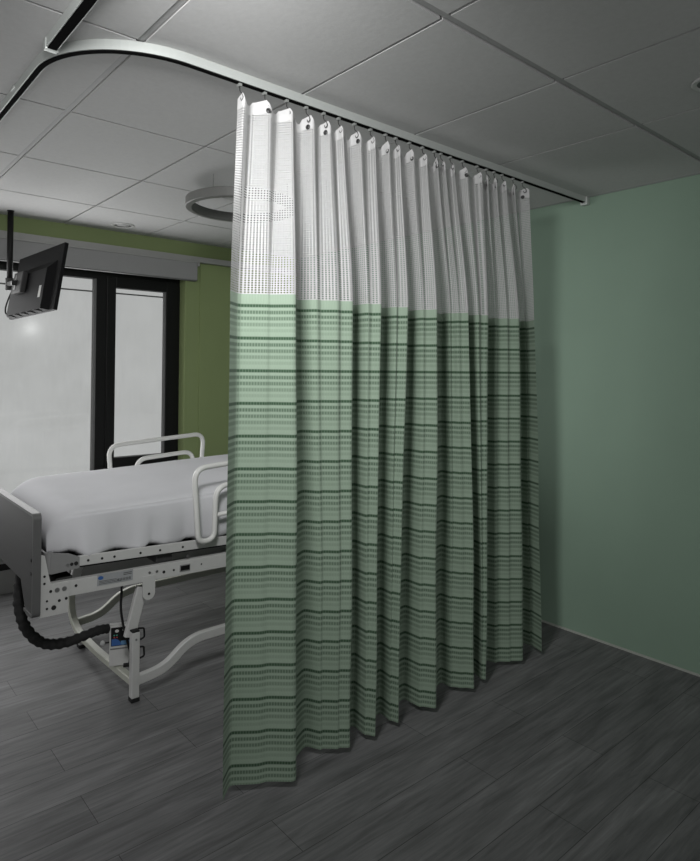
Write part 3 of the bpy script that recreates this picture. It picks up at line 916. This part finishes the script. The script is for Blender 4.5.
# thin black cable from the frame rail to the box
bm = BM()
sweep(bm, catmull([(1.128, 2.905, .57), (1.128, 2.91, .49), (1.133, 2.93, .41), (1.148, 2.94, .33), (1.172, 2.945, .24), (1.190, 2.95, .17), (1.192, 2.975, .105)]), circ(.006, 8))
tag(link('power_cable', bm, M['rubber'], None, True), 'thin black cable hanging from the bed rail down to the control box', 'cable')

# ------------------------------------------------------------------ television on a ceiling pole
PX, PY = 1.014, 4.59
mnt = thing('television_mount', 'black ceiling pole with a bracket arm holding the television', 'mount')
bm = BM(); sweep(bm, [(PX, PY, H-.002), (PX, PY, 2.035)], circ(.018, 20)); link('pole', bm, M['dark'], mnt, True)
bm = BM(); lathe_faces(bm, lathe(bm, [(.022, H-.0005), (.022, H-.004), (.019, H-.006)], (PX, PY, 0), 24), cap0=True, cap1=True); link('ceiling_flange', bm, M['dark'], mnt)
TC = Vector((1.062, 4.124, 2.028)); yaw, tilt = .112, .170
w_ = Vector((math.sin(yaw), -math.cos(yaw), 0)); n0 = Vector((math.cos(yaw), math.sin(yaw), 0))
up_ = Vector((0, 0, 1))*math.cos(tilt)+n0*math.sin(tilt)
roll = .0397
wv = w_*math.cos(roll)+up_*math.sin(roll); uv_ = up_*math.cos(roll)-w_*math.sin(roll)
nv = wv.cross(uv_)          # screen normal sign check below
if nv.x < 0: nv = -nv
TM = Matrix(((wv.x, nv.x, uv_.x, TC.x), (wv.y, nv.y, uv_.y, TC.y), (wv.z, nv.z, uv_.z, TC.z), (0, 0, 0, 1)))
# local axes: X to the near edge, Y towards the viewer of the screen, Z up
bm = BM()
ac = TM @ Vector((-.10, -.085, -.01))
sweep(bm, fillet([(PX, PY, 2.06), (PX+.012, PY-.08, 2.06), (ac.x, ac.y, ac.z)], .03), rect(.045, .03), up=(0, 0, 1)); link('arm', bm, M['dark'], mnt)
bm = BM(); sweep(bm, [(PX, PY, 2.02), (PX, PY, 2.10)], circ(.026, 16)); link('clamp', bm, M['dark_steel'], mnt)
bm = BM(); box(bm, -.17, -.03, -.080, -.0490, -.07, .06, .006, mtx=TM); link('tilt_head', bm, M['dark_steel'], mnt)
bm = BM(); box(bm, -.13, -.116, -.083, -.079, -.05, .045, .001, mtx=TM); link('tilt_strap', bm, M['bolt'], mnt)
bm = BM()
sweep(bm, catmull([(PX+.02, PY-.05, 2.05), (PX-.01, PY-.05, 1.98), (PX-.035, PY-.06, 1.90), (PX-.03, PY-.07, 1.86), (PX+.0, PY-.12, 1.88), (PX+.02, PY-.2, 1.99)]), circ(.005, 6)); link('cable_loop', bm, M['rubber'], mnt, True)
tv = thing('television', 'flat black television seen from behind, tilted down before the window', 'television')
W2, H2 = .336, .198
bm = BM(); box(bm, -W2, W2, -.012, .010, -H2, H2, .004, mtx=TM); link('bezel', bm, M['tvback'], tv)
bm = BM(); box(bm, -W2+.012, W2-.012, .009, .0115, -H2+.016, H2-.012, mtx=TM); link('screen', bm, M['tvglass'], tv)
bm = BM()
def frust(bm, a, b, ya_, yb_):
    A = [bm.verts.new(TM @ Vector((x, ya_, z))) for x, z in ((a[0], a[2]), (a[1], a[2]), (a[1], a[3]), (a[0], a[3]))]
    B = [bm.verts.new(TM @ Vector((x, yb_, z))) for x, z in ((b[0], b[2]), (b[1], b[2]), (b[1], b[3]), (b[0], b[3]))]
    fs = [bm.faces.new(A), bm.faces.new(B)]
    for i in range(4): fs.append(bm.faces.new([A[i], A[(i+1) % 4], B[(i+1) % 4], B[i]]))
frust(bm, (-W2+.02, W2-.06, -H2+.002, .10), (-W2+.06, W2-.10, -H2+.008, .05), -.012, -.048)
link('back_housing', bm, M['tvback'], tv)
bm = BM(); box(bm, W2-.165, W2-.135, -.0485, -.047, -.12, -.05, mtx=TM); link('sticker', bm, M['paper'], tv)
bm = BM()
for k in range(5): box(bm, -W2+.07+.10*k, -W2+.13+.10*k, -.046, -.014, -H2-.0005, -H2+.0022, mtx=TM)
link('vent_slots', bm, M['hole'], tv)
rebase(tv, TC); rebase(mnt, (PX, PY, H))

# ------------------------------------------------------------------ light
def area(name, loc, target, size, power, col=(1, 1, 1), sy=None, spread=PI):
    l = bpy.data.lights.new(name, 'AREA'); l.energy = power; l.color = col
    l.shape = 'RECTANGLE' if sy else 'SQUARE'; l.size = size
    if sy: l.size_y = sy
    l.spread = spread
    o = bpy.data.objects.new(name, l); COL.objects.link(o)
    o.location = loc
    d = Vector(target)-Vector(loc)
    o.rotation_euler = d.to_track_quat('-Z', 'Y').to_euler()
    return o
area('added_curtain_key', (.38, 1.05, 2.40), (1.35, 1.95, 1.88), .36, 17, spread=math.radians(110))  # added key light without a fitting, brightens the curtain from upper left
area('window_daylight', (.70, 4.80, 1.45), (.70, 1.0, 1.45), 2.4, 34, sy=1.4)
pt = bpy.data.lights.new('added_glare_light', 'POINT'); pt.energy = .3; pt.shadow_soft_size = .02  # added point light close behind the screen, makes the glare spot
po = bpy.data.objects.new('added_glare_light', pt); COL.objects.link(po); po.location = (1.24, 5.03, 1.80)
w = bpy.data.worlds.new('World'); sc.world = w; w.use_nodes = True
bg = w.node_tree.nodes['Background']; bg.inputs[0].default_value = (1, 1, 1, 1); bg.inputs[1].default_value = .43

# ------------------------------------------------------------------ camera
cam = bpy.data.cameras.new('camera'); co = bpy.data.objects.new('camera', cam); COL.objects.link(co)
F_PX, CY = 635.23, 364.77
pitch, roll_, yaw_ = .0073, .0105, .7107
Fv = Vector((math.sin(yaw_)*math.cos(pitch), math.cos(yaw_)*math.cos(pitch), math.sin(pitch)))
Rt = Vector((math.cos(yaw_), -math.sin(yaw_), 0)); Up = Rt.cross(Fv)
c_, s_ = math.cos(roll_), math.sin(roll_)
R2 = Rt*c_+Up*s_; U2 = Up*c_-Rt*s_
co.matrix_world = Matrix(((R2.x, U2.x, -Fv.x, 0), (R2.y, U2.y, -Fv.y, 0), (R2.z, U2.z, -Fv.z, 1.529), (0, 0, 0, 1)))
cam.sensor_fit = 'AUTO'; cam.sensor_width = 36
cam.lens = F_PX*36/861
cam.shift_y = (CY-430.5)/861
cam.clip_start = .05
sc.camera = co
sc.view_settings.view_transform = 'Standard'
sc.view_settings.look = 'None'
